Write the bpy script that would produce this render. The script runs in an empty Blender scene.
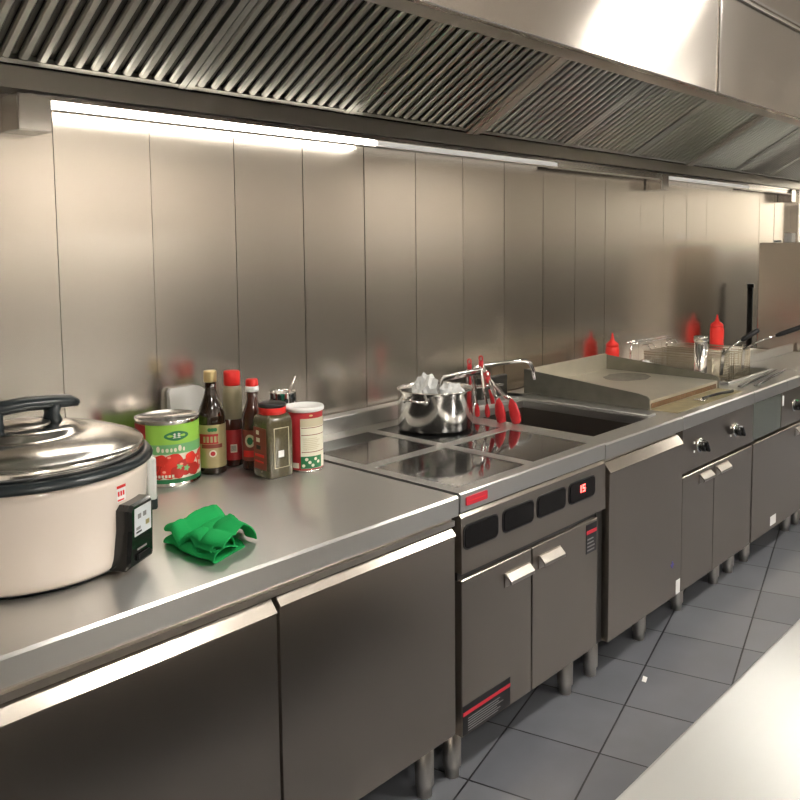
import bpy, bmesh, math, random
from mathutils import Matrix, Vector
random.seed(7)
S = bpy.context.scene
COL = S.collection
PI = math.pi
W = 0.865            # worktop height
FY = -0.78           # front face of the cooking line
WY = 0.10            # face of the steel wall

# ------------------------------------------------------------------ materials
def new_mat(name):
    m = bpy.data.materials.new(name); m.use_nodes = True
    nt = m.node_tree; nt.nodes.clear()
    out = nt.nodes.new('ShaderNodeOutputMaterial')
    b = nt.nodes.new('ShaderNodeBsdfPrincipled')
    nt.links.new(b.outputs[0], out.inputs[0])
    return m, nt, b
def plain(name, col, rough=.5, metal=0., spec=.5, bump=0., bscale=80, coat=0., emit=None, estr=0., trans=0., ior=1.45, var=0.):
    m, nt, b = new_mat(name)
    b.inputs['Base Color'].default_value = (*col, 1)
    b.inputs['Roughness'].default_value = rough
    b.inputs['Metallic'].default_value = metal
    b.inputs['Specular IOR Level'].default_value = spec
    b.inputs['Coat Weight'].default_value = coat
    b.inputs['Transmission Weight'].default_value = trans
    b.inputs['IOR'].default_value = ior
    if emit:
        b.inputs['Emission Color'].default_value = (*emit, 1)
        b.inputs['Emission Strength'].default_value = estr
    if bump or var:
        tc = nt.nodes.new('ShaderNodeTexCoord'); n = nt.nodes.new('ShaderNodeTexNoise')
        n.inputs['Scale'].default_value = bscale; n.inputs['Detail'].default_value = 4
        nt.links.new(tc.outputs['Object'], n.inputs['Vector'])
        if bump:
            bp = nt.nodes.new('ShaderNodeBump'); bp.inputs['Strength'].default_value = bump
            bp.inputs['Distance'].default_value = .01
            nt.links.new(n.outputs['Fac'], bp.inputs['Height']); nt.links.new(bp.outputs[0], b.inputs['Normal'])
        if var:
            mx = nt.nodes.new('ShaderNodeMix'); mx.data_type = 'RGBA'
            mx.inputs['A'].default_value = (*[c*(1-var) for c in col], 1)
            mx.inputs['B'].default_value = (*[min(1, c*(1+var)) for c in col], 1)
            nt.links.new(n.outputs['Fac'], mx.inputs['Factor']); nt.links.new(mx.outputs['Result'], b.inputs['Base Color'])
    return m
def steel(name, col=(.62, .58, .53), rough=.27, scale=(3, 3, 240), rvar=.012, aniso=0., tangent=None, cvar=.012, smudge=.006, metal=1., lobe=None):
    m, nt, b = new_mat(name)
    N = nt.nodes.new; L = nt.links.new
    b.inputs['Metallic'].default_value = 1
    tc = N('ShaderNodeTexCoord'); mp = N('ShaderNodeMapping'); mp.inputs['Scale'].default_value = scale
    L(tc.outputs['Object'], mp.inputs['Vector'])
    n = N('ShaderNodeTexNoise'); n.inputs['Scale'].default_value = 1; n.inputs['Detail'].default_value = 3
    L(mp.outputs[0], n.inputs['Vector'])
    n2 = N('ShaderNodeTexNoise'); n2.inputs['Scale'].default_value = 3.5; n2.inputs['Detail'].default_value = 2
    L(tc.outputs['Object'], n2.inputs['Vector'])
    mr = N('ShaderNodeMapRange'); mr.inputs['To Min'].default_value = rough-rvar/2; mr.inputs['To Max'].default_value = rough+rvar/2
    L(n.outputs['Fac'], mr.inputs['Value'])
    mr2 = N('ShaderNodeMapRange'); mr2.inputs['From Min'].default_value = .3; mr2.inputs['From Max'].default_value = .7
    mr2.inputs['To Min'].default_value = -smudge; mr2.inputs['To Max'].default_value = smudge
    L(n2.outputs['Fac'], mr2.inputs['Value'])
    ad = N('ShaderNodeMath'); ad.operation = 'ADD'; L(mr.outputs[0], ad.inputs[0]); L(mr2.outputs[0], ad.inputs[1])
    L(ad.outputs[0], b.inputs['Roughness'])
    mx = N('ShaderNodeMix'); mx.data_type = 'RGBA'
    mx.inputs['A'].default_value = (*[c*(1-cvar) for c in col], 1); mx.inputs['B'].default_value = (*[c*(1+cvar) for c in col], 1)
    L(n.outputs['Fac'], mx.inputs['Factor']); L(mx.outputs['Result'], b.inputs['Base Color'])
    b.inputs['Metallic'].default_value = metal
    if aniso:
        b.inputs['Anisotropic'].default_value = aniso
        v = N('ShaderNodeCombineXYZ')
        for i in range(3): v.inputs[i].default_value = tangent[i]
        L(v.outputs[0], b.inputs['Tangent'])
        if lobe:   # coarse scratches of the brushing: a second, much wider vertical lobe
            g = N('ShaderNodeBsdfAnisotropic'); g.inputs['Color'].default_value = (*col, 1)
            g.inputs['Roughness'].default_value = lobe[1]; g.inputs['Anisotropy'].default_value = lobe[2]
            L(v.outputs[0], g.inputs['Tangent'])
            ms = N('ShaderNodeMixShader'); ms.inputs[0].default_value = lobe[0]
            L(b.outputs[0], ms.inputs[1]); L(g.outputs[0], ms.inputs[2])
            L(ms.outputs[0], next(x for x in nt.nodes if x.type == 'OUTPUT_MATERIAL').inputs[0])
    return m
M = {}
M['wall_steel'] = steel('wall steel', (.68, .63, .565), .23, (1.5, 1.5, 70), aniso=.55, tangent=(.02, .2, 1))
M['steel'] = steel('brushed steel', (.62, .585, .54), .30, (1.5, 1.5, 70))
M['door_steel'] = steel('door steel', (.56, .505, .44), .20, (1.5, 1.5, 70), aniso=.5, tangent=(.02, .2, 1), lobe=(.35, .46, .95))
M['top_steel'] = steel('worktop steel', (.68, .675, .65), .31, (1.5, 70, 1.5), aniso=.85, tangent=(.02, 1, .3), metal=.95)
M['hood_steel'] = steel('hood steel', (.68, .63, .57), .21, (1.5, 1.5, 70), aniso=.9, tangent=(.02, .2, 1))
M['prep_steel'] = steel('prep table steel', (.58, .58, .555), .39, (1.5, 70, 1.5), aniso=.9, tangent=(.02, 1, .3))
M['handle_steel'] = steel('handle steel', (.42, .39, .35), .34, (2, 2, 2))
M['shaded_trough'] = steel('shaded trough steel', (.36, .35, .32), .30, (2, 2, 2))  # same steel darkened; the dim reflection is put into its colour
M['filter_steel'] = steel('filter steel', (.56, .56, .52), .30, (2, 2, 2))
M['dark_steel'] = steel('dark steel and gap shade', (.13, .125, .115), .42, (4, 4, 4))
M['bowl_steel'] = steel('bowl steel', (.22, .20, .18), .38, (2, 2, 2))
M['polished'] = steel('polished steel', (.74, .72, .69), .16, (2, 2, 400))
M['chrome'] = plain('chrome', (.8, .79, .77), .07, 1)
M['griddle'] = steel('seasoned griddle plate', (.64, .60, .50), .42, (6, 6, 6), cvar=.15, smudge=.04, metal=.85)
M['cast'] = plain('greasy guard steel', (.24, .235, .20), .42, .9, var=.3, bscale=14)
M['burnt'] = plain('burnt patch', (.27, .25, .195), .45, .6, var=.5, bscale=40)
M['rust'] = plain('burnt grease', (.15, .085, .04), .6, .2, var=.6, bscale=60, bump=.3)
M['grease'] = plain('oily ledge', (.36, .31, .17), .35, .5, var=.5, bscale=25)
M['white_glass'] = plain('lamp diffuser', (.9, .9, .88), .3, emit=(1, .95, .86), estr=7)
M['faint_glow_tube'] = plain('unlit tube with faint glow', (.9, .9, .88), .3, emit=(1, .97, .9), estr=.18)  # unlit tube; faint glow added for its pale look
M['ceil_lamp'] = plain('ceiling lamp diffuser', (.9, .9, .88), .4, emit=(1, .95, .88), estr=66)
M['fill_lamp'] = plain('weaker fill lamp diffuser', (.9, .9, .88), .4, emit=(1, .95, .88), estr=26)  # for the two added fill lamps on the right
M['black_glass'] = plain('black hob glass', (.012, .012, .012), .07, spec=.6, coat=.3)
M['black'] = plain('black plastic', (.012, .012, .013), .32)
M['display'] = plain('black display', (.006, .005, .005), .22, spec=.25)
M['black_gloss'] = plain('glossy black plastic', (.01, .01, .01), .12, coat=.4)
M['charcoal'] = plain('charcoal plastic', (.017, .024, .027), .3)
M['cream'] = plain('cream enamel', (.80, .71, .63), .22, coat=.3)
M['white'] = plain('white paper', (.82, .82, .80), .7)
M['white_plastic'] = plain('white plastic', (.85, .85, .83), .35)
M['grey_panel'] = plain('pale grey panel', (.62, .65, .68), .4)
M['red'] = plain('red plastic', (.72, .025, .02), .35)
M['red_tip'] = plain('red silicone', (.52, .02, .025), .4)
M['red_label'] = plain('red label', (.42, .025, .03), .4)
M['nameplate'] = plain('red nameplate', (.55, .03, .05), .4)
M['bottle_red'] = plain('red squeeze plastic', (.85, .04, .03), .38)
M['led'] = plain('red led digits', (.6, .02, .02), .4, emit=(1, .06, .05), estr=6)
M['green_cloth'] = plain('green microfibre', (.02, .42, .11), .9, bump=.6, bscale=500, spec=.15)
M['green_label'] = plain('bright green label', (.30, .58, .08), .4, var=.1, bscale=10)
M['dark_green'] = plain('dark green print', (.02, .17, .06), .4)
M['mid_green'] = plain('green print', (.16, .42, .17), .4)
M['tomato'] = plain('tomato print', (.68, .035, .02), .35, var=.25, bscale=30)
M['tomato_dark'] = plain('dark tomato print', (.45, .02, .012), .35)
M['pale_print'] = plain('pale print', (.75, .72, .58), .5)
M['nameplate_pale'] = plain('pale red print', (.85, .35, .25), .4)
M['gold'] = plain('gold label', (.42, .36, .19), .38, .4, var=.12, bscale=30)
M['gold_cap'] = plain('gold cap', (.72, .58, .30), .3, .7)
M['soy_glass'] = plain('dark soy bottle', (.02, .011, .006), .08, coat=.5)
M['amber'] = plain('dark amber bottle', (.055, .014, .008), .1, coat=.5)
M['clear_oil'] = plain('hazy clear bottle', (.33, .29, .18), .12, coat=.3)
M['herb'] = plain('dried herbs in a clear jar', (.085, .072, .036), .2, var=.5, bscale=130, coat=.6)
M['brown_print'] = plain('brown red print', (.22, .045, .03), .3)
M['cream_print'] = plain('cream print', (.58, .52, .36), .45)
M['teal'] = plain('teal lid', (.02, .25, .16), .35)
M['bag'] = plain('clear plastic bag', (.95, .97, .96), .10, trans=.4, ior=1.3, bump=.5, bscale=40)
M['wire'] = plain('basket wire', (.46, .41, .31), .4, .8)
M['dark_panel'] = plain('dark green glass panel', (.075, .085, .07), .2, coat=.3)
M['knob_green'] = plain('green dot', (.02, .45, .12), .4)
M['blue'] = plain('blue mark', (.09, .07, .32), .5)
M['rubber'] = plain('black rubber', (.02, .02, .02), .6)
M['plaster'] = plain('pale plaster', (.72, .69, .64), .8, bump=.1, bscale=60)
M['ceiling'] = plain('ceiling panels', (.78, .75, .70), .8)
M['room'] = plain('beige room wall', (.86, .80, .73), .6)
M['end_wall'] = plain('end wall', (.45, .42, .37), .6)
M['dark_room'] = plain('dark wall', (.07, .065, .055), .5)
M['grey_line'] = plain('grey print', (.22, .22, .22), .5)

def floor_mat():
    m, nt, b = new_mat('grey floor tiles')
    N = nt.nodes.new; L = nt.links.new
    tc = N('ShaderNodeTexCoord'); mp = N('ShaderNodeMapping'); mp.vector_type = 'TEXTURE'
    mp.inputs['Location'].default_value = (2.434, -.893, 0)
    mp.inputs['Rotation'].default_value = (0, 0, math.radians(14.3))
    mp.inputs['Scale'].default_value = (.30, .30, .30)
    L(tc.outputs['Object'], mp.inputs['Vector'])
    br = N('ShaderNodeTexBrick'); br.offset = 0; br.squash = 1
    br.inputs['Scale'].default_value = 1; br.inputs['Brick Width'].default_value = 1; br.inputs['Row Height'].default_value = 1
    br.inputs['Mortar Size'].default_value = .010; br.inputs['Mortar Smooth'].default_value = .1
    br.inputs['Color1'].default_value = (.13, .136, .152, 1); br.inputs['Color2'].default_value = (.16, .166, .182, 1)
    br.inputs['Mortar'].default_value = (.012, .012, .014, 1)
    L(mp.outputs[0], br.inputs['Vector'])
    n = N('ShaderNodeTexNoise'); n.inputs['Scale'].default_value = 7; n.inputs['Detail'].default_value = 6
    L(tc.outputs['Object'], n.inputs['Vector'])
    mx = N('ShaderNodeMix'); mx.data_type = 'RGBA'; mx.blend_type = 'MULTIPLY'; mx.inputs['Factor'].default_value = .45
    L(br.outputs['Color'], mx.inputs['A']); L(n.outputs['Fac'], mx.inputs['B'])
    cr = N('ShaderNodeMapRange'); cr.inputs['To Min'].default_value = .4; cr.inputs['To Max'].default_value = 1.4
    L(n.outputs['Fac'], cr.inputs['Value']); L(cr.outputs[0], mx.inputs['B'])
    L(mx.outputs['Result'], b.inputs['Base Color'])
    r = N('ShaderNodeMapRange'); r.inputs['To Min'].default_value = .24; r.inputs['To Max'].default_value = .5
    L(n.outputs['Fac'], r.inputs['Value']); L(r.outputs[0], b.inputs['Roughness'])
    bp = N('ShaderNodeBump'); bp.invert = True; bp.inputs['Strength'].default_value = .5; bp.inputs['Distance'].default_value = .003
    L(br.outputs['Fac'], bp.inputs['Height']); L(bp.outputs[0], b.inputs['Normal'])
    return m
M['floor'] = floor_mat()

# ------------------------------------------------------------------ mesh builder
WM = {}   # object -> matrix of its origin in the world
class MB:
    def __init__(s): s.bm = bmesh.new(); s.mi = 0; s.m = Matrix.Identity(4)
    def add(s, verts, faces, smooth=False):
        vs = [s.bm.verts.new(s.m @ Vector(v)) for v in verts]
        out = []
        for f in faces:
            try: q = s.bm.faces.new([vs[i] for i in f])
            except ValueError: continue
            q.material_index = s.mi; q.smooth = smooth; out.append(q)
        return vs
    def box(s, x0, x1, y0, y1, z0, z1, bev=0., seg=2):
        tb = bmesh.new(); bmesh.ops.create_cube(tb, size=1)
        for v in tb.verts:
            v.co = Vector(((x0+x1)/2+v.co.x*(x1-x0), (y0+y1)/2+v.co.y*(y1-y0), (z0+z1)/2+v.co.z*(z1-z0)))
        if bev: bmesh.ops.bevel(tb, geom=list(tb.edges), offset=bev, segments=seg, affect='EDGES', profile=.5)
        tb.verts.index_update()
        s.add([v.co.copy() for v in tb.verts], [[v.index for v in f.verts] for f in tb.faces], False); tb.free(); return s
    def lathe(s, prof, c=(0, 0, 0), seg=40, cap0=True, cap1=True, a0=0., a1=2*PI, smooth=True):
        full = abs(a1-a0-2*PI) < 1e-6; n = seg if full else seg+1
        V = []; F = []
        for r, z in prof:
            for i in range(n):
                a = a0+(a1-a0)*i/seg; V.append((c[0]+r*math.cos(a), c[1]+r*math.sin(a), c[2]+z))
        for j in range(len(prof)-1):
            for i in range(seg):
                k = (i+1) % n; F.append((j*n+i, j*n+k, (j+1)*n+k, (j+1)*n+i))
        if full and cap0 and prof[0][0] > 1e-6: F.append(tuple(reversed(range(n))))
        if full and cap1 and prof[-1][0] > 1e-6: F.append(tuple((len(prof)-1)*n+i for i in range(n)))
        s.add(V, F, smooth); return s
    def cyl(s, p0, p1, r0, r1=None, seg=16, smooth=True):
        r1 = r0 if r1 is None else r1
        return s.tube([p0, p1], [r0, r1], seg, smooth)
    def tube(s, pts, r, seg=8, smooth=True, closed=False, flat=None):
        pts = [Vector(p) for p in pts]; n = len(pts)
        rs = r if isinstance(r, (list, tuple)) else [r]*n
        V = []; F = []; prev = None
        for i, p in enumerate(pts):
            if closed: t = pts[(i+1) % n]-pts[i-1]
            else: t = pts[min(i+1, n-1)]-pts[max(i-1, 0)]
            t.normalize()
            if prev is None:
                up = Vector((0, 0, 1)) if abs(t.z) < .9 else Vector((1, 0, 0))
                u = t.cross(up).normalized()
            else:
                u = (prev-t*prev.dot(t)).normalized()
            prev = u; w = t.cross(u)
            for k in range(seg):
                a = 2*PI*k/seg
                if flat: V.append(p+u*math.cos(a)*rs[i]*flat[0]+w*math.sin(a)*rs[i]*flat[1])
                else: V.append(p+u*math.cos(a)*rs[i]+w*math.sin(a)*rs[i])
        for i in range(n if closed else n-1):
            j = (i+1) % n
            for k in range(seg):
                q = (k+1) % seg; F.append((i*seg+k, i*seg+q, j*seg+q, j*seg+k))
        if not closed:
            F.append(tuple(reversed(range(seg)))); F.append(tuple((n-1)*seg+k for k in range(seg)))
        s.add(V, F, smooth); return s
    def prism(s, poly, ax, a, b, smooth=False):
        # poly: 2D outline in the two other axes, extruded along axis ax from a to b
        def P(t, u, v): return {0: (t, u, v), 1: (u, t, v), 2: (u, v, t)}[ax]
        n = len(poly)
        V = [P(a, *p) for p in poly]+[P(b, *p) for p in poly]
        F = [tuple(range(n)), tuple(reversed(range(n, 2*n)))]
        V2 = V; s.add(V2, F, False)
        s.add(V2, [(i, (i+1) % n, n+(i+1) % n, n+i) for i in range(n)], smooth); return s
    def patch(s, c, r, a0, a1, z0, z1, seg=12, eps=.0006):
        n = seg+1; V = []
        for z in (z0, z1):
            for i in range(n):
                a = a0+(a1-a0)*i/seg; V.append((c[0]+(r+eps)*math.cos(a), c[1]+(r+eps)*math.sin(a), c[2]+z))
        s.add(V, [(i, i+1, n+i+1, n+i) for i in range(seg)], True); return s
    def disc_on(s, c, r, a, z, ra, rz, seg=18, eps=.001, shape=None):
        # a round or free printed shape wrapped on a cylinder; ra, rz in metres
        V = [(c[0]+(r+eps)*math.cos(a), c[1]+(r+eps)*math.sin(a), c[2]+z)]
        for k in range(seg):
            t = 2*PI*k/seg; q = shape(t) if shape else 1
            aa = a+ra*q*math.cos(t)/r; V.append((c[0]+(r+eps)*math.cos(aa), c[1]+(r+eps)*math.sin(aa), c[2]+z+rz*q*math.sin(t)))
        s.add(V, [(0, 1+k, 1+(k+1) % seg) for k in range(seg)], True); return s
    def build(s, name, mat, parent=None, label=None, local=False, weld=True, autosmooth=None):
        me = bpy.data.meshes.new(name)
        o = bpy.data.objects.new(name, me); COL.objects.link(o)
        base = WM.get(parent, Matrix.Identity(4)) if parent is not None else Matrix.Identity(4)
        if weld: bmesh.ops.remove_doubles(s.bm, verts=s.bm.verts, dist=1e-5)
        if not local: bmesh.ops.transform(s.bm, matrix=base.inverted(), verts=s.bm.verts)
        bmesh.ops.recalc_face_normals(s.bm, faces=s.bm.faces)
        s.bm.to_mesh(me); s.bm.free()
        for mm in (mat if isinstance(mat, (list, tuple)) else [mat]): me.materials.append(M[mm])
        if parent is not None: o.parent = parent
        WM[o] = base
        if label: o['label'] = label
        return o
def tag(o, label, cat, group=None):
    o['label'] = label; o['category'] = cat
    if group: o['group'] = group
    return o
def struct(o): o['kind'] = 'structure'; return o
def thing(name, label, cat, loc=(0, 0, 0), rz=0., group=None):
    o = bpy.data.objects.new(name, None); COL.objects.link(o)
    o.empty_display_size = .05
    o.location = loc; o.rotation_euler = (0, 0, rz)
    WM[o] = Matrix.Translation(loc) @ Matrix.Rotation(rz, 4, 'Z')
    return tag(o, label, cat, group)
def copy_tree(o, parent=None):
    c = o.copy(); COL.objects.link(c)
    if parent is not None: c.parent = parent
    for ch in list(o.children): copy_tree(ch, c)
    return c
def arc(cx, cy, r, a0, a1, n):
    return [(cx+r*math.cos(a0+(a1-a0)*i/n), cy+r*math.sin(a0+(a1-a0)*i/n)) for i in range(n+1)]
def rrect(w, h, r, n=5):
    o = []
    for sx, sy, a in ((1, 1, 0), (-1, 1, PI/2), (-1, -1, PI), (1, -1, 3*PI/2)):
        o += arc(sx*(w/2-r), sy*(h/2-r), r, a, a+PI/2, n)
    return o

# ------------------------------------------------------------------ setting
struct(MB().box(-1.8, 8.6, -4.06, .6, -.06, 0).build('floor', 'floor'))
struct(MB().box(-1.8, 8.6, -4.06, .6, 2.75, 2.81).build('ceiling', 'ceiling'))
seams = [-.14, .15, .44, .735, 1.029, 1.32, 1.621, 1.91, 2.209, 2.497, 2.797, 3.093, 3.41, 3.70, 4.0, 4.393, 4.68, 4.993, 5.289, 5.595, 5.90, 6.2, 6.5, 6.86]
wb = MB(); wb.mi = 1
wb.box(-1.8, 6.88, WY+.006, WY+.08, 0, 2.75)
wb.mi = 0
xs = [-1.79, -1.5, -1.2, -.9, -.6, -.4]+seams
for a, b in zip(xs[:-1], xs[1:]):
    t = random.uniform(-.0012, .0012); u = random.uniform(-.0007, .0007)
    g = .0014
    V = [(a+g, WY+t, 0.0), (b-g, WY-t, 0.0), (b-g, WY-t+u, 2.74), (a+g, WY+t+u, 2.74)]
    V += [(v[0], WY+.007, v[2]) for v in V]
    wb.add(V, [(0, 1, 2, 3), (0, 4, 5, 1), (1, 5, 6, 2), (3, 2, 6, 7), (0, 3, 7, 4)])
struct(wb.build('wall_back', ['wall_steel', 'dark_steel']))
struct(MB().box(6.86, 6.93, .04, .18, 0, 2.75, .004).build('trim_1', 'polished'))
struct(MB().box(6.93, 8.6, .5, .56, 0, 2.75).build('wall_recess', 'white'))
struct(MB().box(6.88, 6.93, .19, .5, 0, 2.75).build('wall_return', 'white'))
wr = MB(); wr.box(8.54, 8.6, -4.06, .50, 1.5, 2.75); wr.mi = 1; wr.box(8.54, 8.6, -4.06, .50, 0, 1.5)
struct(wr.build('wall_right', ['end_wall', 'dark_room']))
struct(MB().box(-1.86, -1.8, -4.06, .6, 0, 2.75).build('wall_left', 'room'))
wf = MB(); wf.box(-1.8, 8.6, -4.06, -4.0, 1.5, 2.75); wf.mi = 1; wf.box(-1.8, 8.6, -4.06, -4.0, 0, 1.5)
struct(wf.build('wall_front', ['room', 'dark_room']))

# ------------------------------------------------------------------ ceiling lights
def ceiling_light(x, y, w, d, label, mat='ceil_lamp'):
    t = thing('ceiling_light', label, 'ceiling light', (x, y, 2.75), 0, 'ceiling light panels')
    m = MB()
    for a in (-1, 1):
        m.box(x+a*w/2-.012, x+a*w/2+.012, y-d/2-.012, y+d/2+.012, 2.72, 2.75)
        m.box(x-w/2, x+w/2, y+a*d/2-.012, y+a*d/2+.012, 2.72, 2.75)
    m.build('frame', 'white_plastic', t)
    MB().box(x-w/2, x+w/2, y-d/2, y+d/2, 2.73, 2.748).build('diffuser', mat, t)
for x, y, w, d, l in ((1.85, -2.1, .38, .34, 'glowing ceiling panel over the aisle beside the rice cooker end'),
                      (3.95, -2.1, .38, .34, 'glowing ceiling panel over the aisle opposite the griddle'),
                      (3.0, -3.3, .38, .34, 'glowing ceiling panel behind the prep table'),
                      (8.0, -2.1, .38, .34, 'added fill light panel over the far end of the aisle'),  # unseen lamp added to lift the dim right end
                      (6.8, -3.4, .38, .34, 'added fill light panel at the back of the room, right side'),  # unseen lamp added as fill for the right side
                      (.2, -3.4, .38, .34, 'glowing ceiling panel at the back of the room, left side'),
                      (7.6, .0, .8, .5, 'added light panel brightening the white recess')):  # unseen lamp added to make the recess bright
    ceiling_light(x, y, w, d, l, 'fill_lamp' if x > 6 and y < -1 else 'ceil_lamp')

# ------------------------------------------------------------------ range hood
HX0, HX1 = -1.5, 6.8
hood = thing('range_hood', 'long brushed steel extractor hood hanging above the whole cooking line', 'range hood', (2.6, -.5, 2.0))
m = MB()
px = [HX0, .61, 2.525, 4.44, HX1]
for a, b in zip(px[:-1], px[1:]):
    m.box(a+.0015, b-.0015, -1.13, -1.11, 2.0, 2.302, .002, 1)
m.build('front_panel', 'hood_steel', hood)
for x in px[1:-1]: MB().box(x-.006, x+.006, -1.136, -1.131, 2.002, 2.30, .002, 1).build('seam_cover', 'polished', hood)
MB().box(HX0, HX1, -1.11, -1.055, 2.0, 2.012).build('front_flange', 'steel', hood)
MB().box(HX0, HX1, -1.126, WY-.005, 2.303, 2.313).build('top_panel', 'hood_steel', hood)
MB().box(HX0, HX1, -1.140, -1.127, 2.3025, 2.314, .004, 2).build('top_bead', 'polished', hood)
m = MB()
for a, b in zip(px[:-1], px[1:]): m.box(a+.001, b-.001, -1.09, -1.07, 2.315, 2.745)
m.build('upper_fascia', 'hood_steel', hood)
MB().box(HX0, HX1, -1.102, -1.091, 2.345, 2.358, .002, 1).build('fascia_bead', 'polished', hood)
# trough along the wall
m = MB()
m.prism([(0, 1.952), (0, 2.004), (.004, 2.004), (.004, 1.957), (WY-.006, 1.957), (WY-.006, 1.952)], 0, HX0, HX1)
m.prism([(.004, 2.0), (.05, 2.0), (.05, 2.02), (.004, 2.008)], 0, HX0, HX1)
m.build('grease_trough', 'shaded_trough', hood)
SL = math.radians(30); CS, SN = math.cos(SL), math.sin(SL)
def FP(s, n=0.):   # a point on the sloping filter plane: s up the slope, n out of its underside
    return (.004-s*CS-n*SN, 2.006+s*SN-n*CS)
def slab(mb, x0, x1, s0, s1, n0, n1):
    mb.prism([FP(s0, n0), FP(s1, n0), FP(s1, n1), FP(s0, n1)], 0, x0, x1)
FLEN = .56
ribs = [.68, 2.725, 4.77, 6.72]
for x in ribs:
    m = MB(); slab(m, x-.04, x+.04, .012, FLEN, -.02, .012); slab(m, x-.004, x+.004, .012, FLEN, .0125, .016)
    m.build('filter_rail', 'steel', hood)
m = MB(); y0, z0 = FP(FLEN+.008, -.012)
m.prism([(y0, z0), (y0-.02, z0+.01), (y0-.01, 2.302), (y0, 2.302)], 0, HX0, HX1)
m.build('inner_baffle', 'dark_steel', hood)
MB().box(HX0, HX0+.02, -1.11, WY-.006, 2.0, 2.302).build('end_panel', 'hood_steel', hood)
MB().box(HX1-.02, HX1, -1.11, WY-.006, 2.0, 2.302).build('end_panel', 'hood_steel', hood)
# baffle filters
def baffle(x0, x1, label):
    y, z = FP(0)
    t = thing('baffle_filter', label, 'filter', ((x0+x1)/2, y, z), 0, 'baffle filters under the hood')
    m = MB(); fw = .022
    slab(m, x0, x0+fw, .016, FLEN-.004, -.014, .006); slab(m, x1-fw, x1, .016, FLEN-.004, -.014, .006)
    slab(m, x0+fw, x1-fw, .016, .032, -.014, .004); slab(m, x0+fw, x1-fw, FLEN-.024, FLEN-.004, -.014, .006)
    m.build('frame', 'filter_steel', t)
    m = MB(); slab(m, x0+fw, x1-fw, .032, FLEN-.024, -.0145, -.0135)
    m.build('back_sheet', 'dark_steel', t)  # dark sheet puts the shade between the slats into its colour
    m = MB(); n = 13; p = (x1-x0-2*fw)/n
    for i in range(n):
        c = x0+fw+p*(i+.5); w = p*.27
        prof = [(-w, -.011), (-w, -.002), (-w*.6, .003), (w*.6, .003), (w, -.002), (w, -.011), (w-.002, -.011), (w*.8, -.002), (-w*.8, -.002), (-w+.002, -.011)]
        V = []
        for s_ in (.033, FLEN-.025):
            for u, nn in prof:
                yy, zz = FP(s_, nn); V.append((c+u, yy, zz))
        k = len(prof)
        m.add(V, [(j, (j+1) % k, k+(j+1) % k, k+j) for j in range(k)]+[tuple(range(k)), tuple(range(k, 2*k))])
    m.build('slats', 'filter_steel', t)
names = ['slatted hood filter above the rice cooker and the left end of the strip light', 'slatted hood filter above the tomato can and the soy bottle',
         'slatted hood filter left of the broad rail above the induction range',
         'slatted hood filter right of the broad rail above the induction range', 'slatted hood filter above the griddle, middle of its three',
         'slatted hood filter above the fryer, left of the second broad rail', 'slatted hood filter just right of the second broad rail',
         'slatted hood filter above the tall cabinet, middle of its three', 'last slatted hood filter at the far right end']
k = 0
for a, b in zip(ribs[:-1], ribs[1:]):
    w = (b-a-.08-.012)/3
    for i in range(3):
        x0 = a+.043+i*(w+.003); baffle(x0, x0+w, names[k]); k += 1
baffle(-.03, .635, 'slatted hood filter farthest left, past the rice cooker end of the strip light')
# lamps under the trough
def hood_light(x0, x1, label, tubes, capL=True):
    t = thing('hood_light', label, 'light', ((x0+x1)/2, .04, 1.95), 0, 'strip lights under the hood')
    m = MB(); m.box(x0, x1, .03, WY-.004, 1.925, 1.947, .003, 1); m.box(x0, x1, .012, .03, 1.934, 1.947)
    m.build('housing', 'polished', t)
    for a, b, mt in tubes:
        MB().prism([(.015, 1.932), (.03, 1.932), (.03, 1.926), (.07, 1.926), (.07, 1.914), (.03, 1.913), (.015, 1.917)], 0, a, b).build('tube', mt, t)
    a0_ = tubes[-1][1]+.004
    MB().prism([(.015, 1.932), (.03, 1.932), (.03, 1.923), (.07, 1.923), (.07, 1.908), (.03, 1.906), (.015, 1.912)], 0, a0_, x1-.002).build('blank_cover', 'polished', t)
    MB().box(x0, x1, .008, .02, 1.905, 1.911).build('lower_rail', 'steel', t)
    for x, on in ((x0, capL), (x1, True)):
        if not on: continue
        e = MB(); s = -1 if x == x0 else 1
        a, b = sorted((x, x+s*.088))
        e.box(a, b, -.004, WY-.004, 1.848, 1.945, .004, 2)
        e.build('end_cap', 'polished', t)
hood_light(.984, 4.44, 'long strip light under the hood above the induction range, from cooker to griddle', [(.988, 2.19, 'white_glass'), (2.20, 3.40, 'faint_glow_tube')])
hood_light(4.56, 6.56, 'shorter strip light under the hood at the far right end', [(4.565, 5.77, 'faint_glow_tube')], capL=False)

# ------------------------------------------------------------------ cooking line helpers
def worktop(name, x0, x1, parent, mat='top_steel', z=W, y0=FY, y1=WY-.01):
    m = MB(); m.prism([(y0, z-.055), (y0, z-.006), (y0+.006, z), (y1, z), (y1, z-.03), (y0+.02, z-.03), (y0+.02, z-.055)], 0, x0, x1)
    return m.build(name, mat, parent)
def feet(xs, ys, parent, top=.165, r=.027):
    for x in xs:
        for y in ys:
            f = MB().lathe([(r*.78, .0), (r*.82, .03), (r, .035), (r, top)], (x, y, 0), 20).build('foot', 'steel', parent)
def lip_door(x0, x1, z0, z1, parent, y=FY, name='door'):
    m = MB(); m.prism([(y, z0), (y, z1-.035), (y-.004, z1-.03), (y+.022, z1), (y+.03, z1), (y+.03, z0)], 0, x0, x1)
    return m.build(name, 'door_steel', parent)
def flat_door(x0, x1, z0, z1, parent, y=FY):
    return MB().box(x0, x1, y, y+.03, z0, z1, .002, 1).build('door', 'door_steel', parent)
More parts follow.
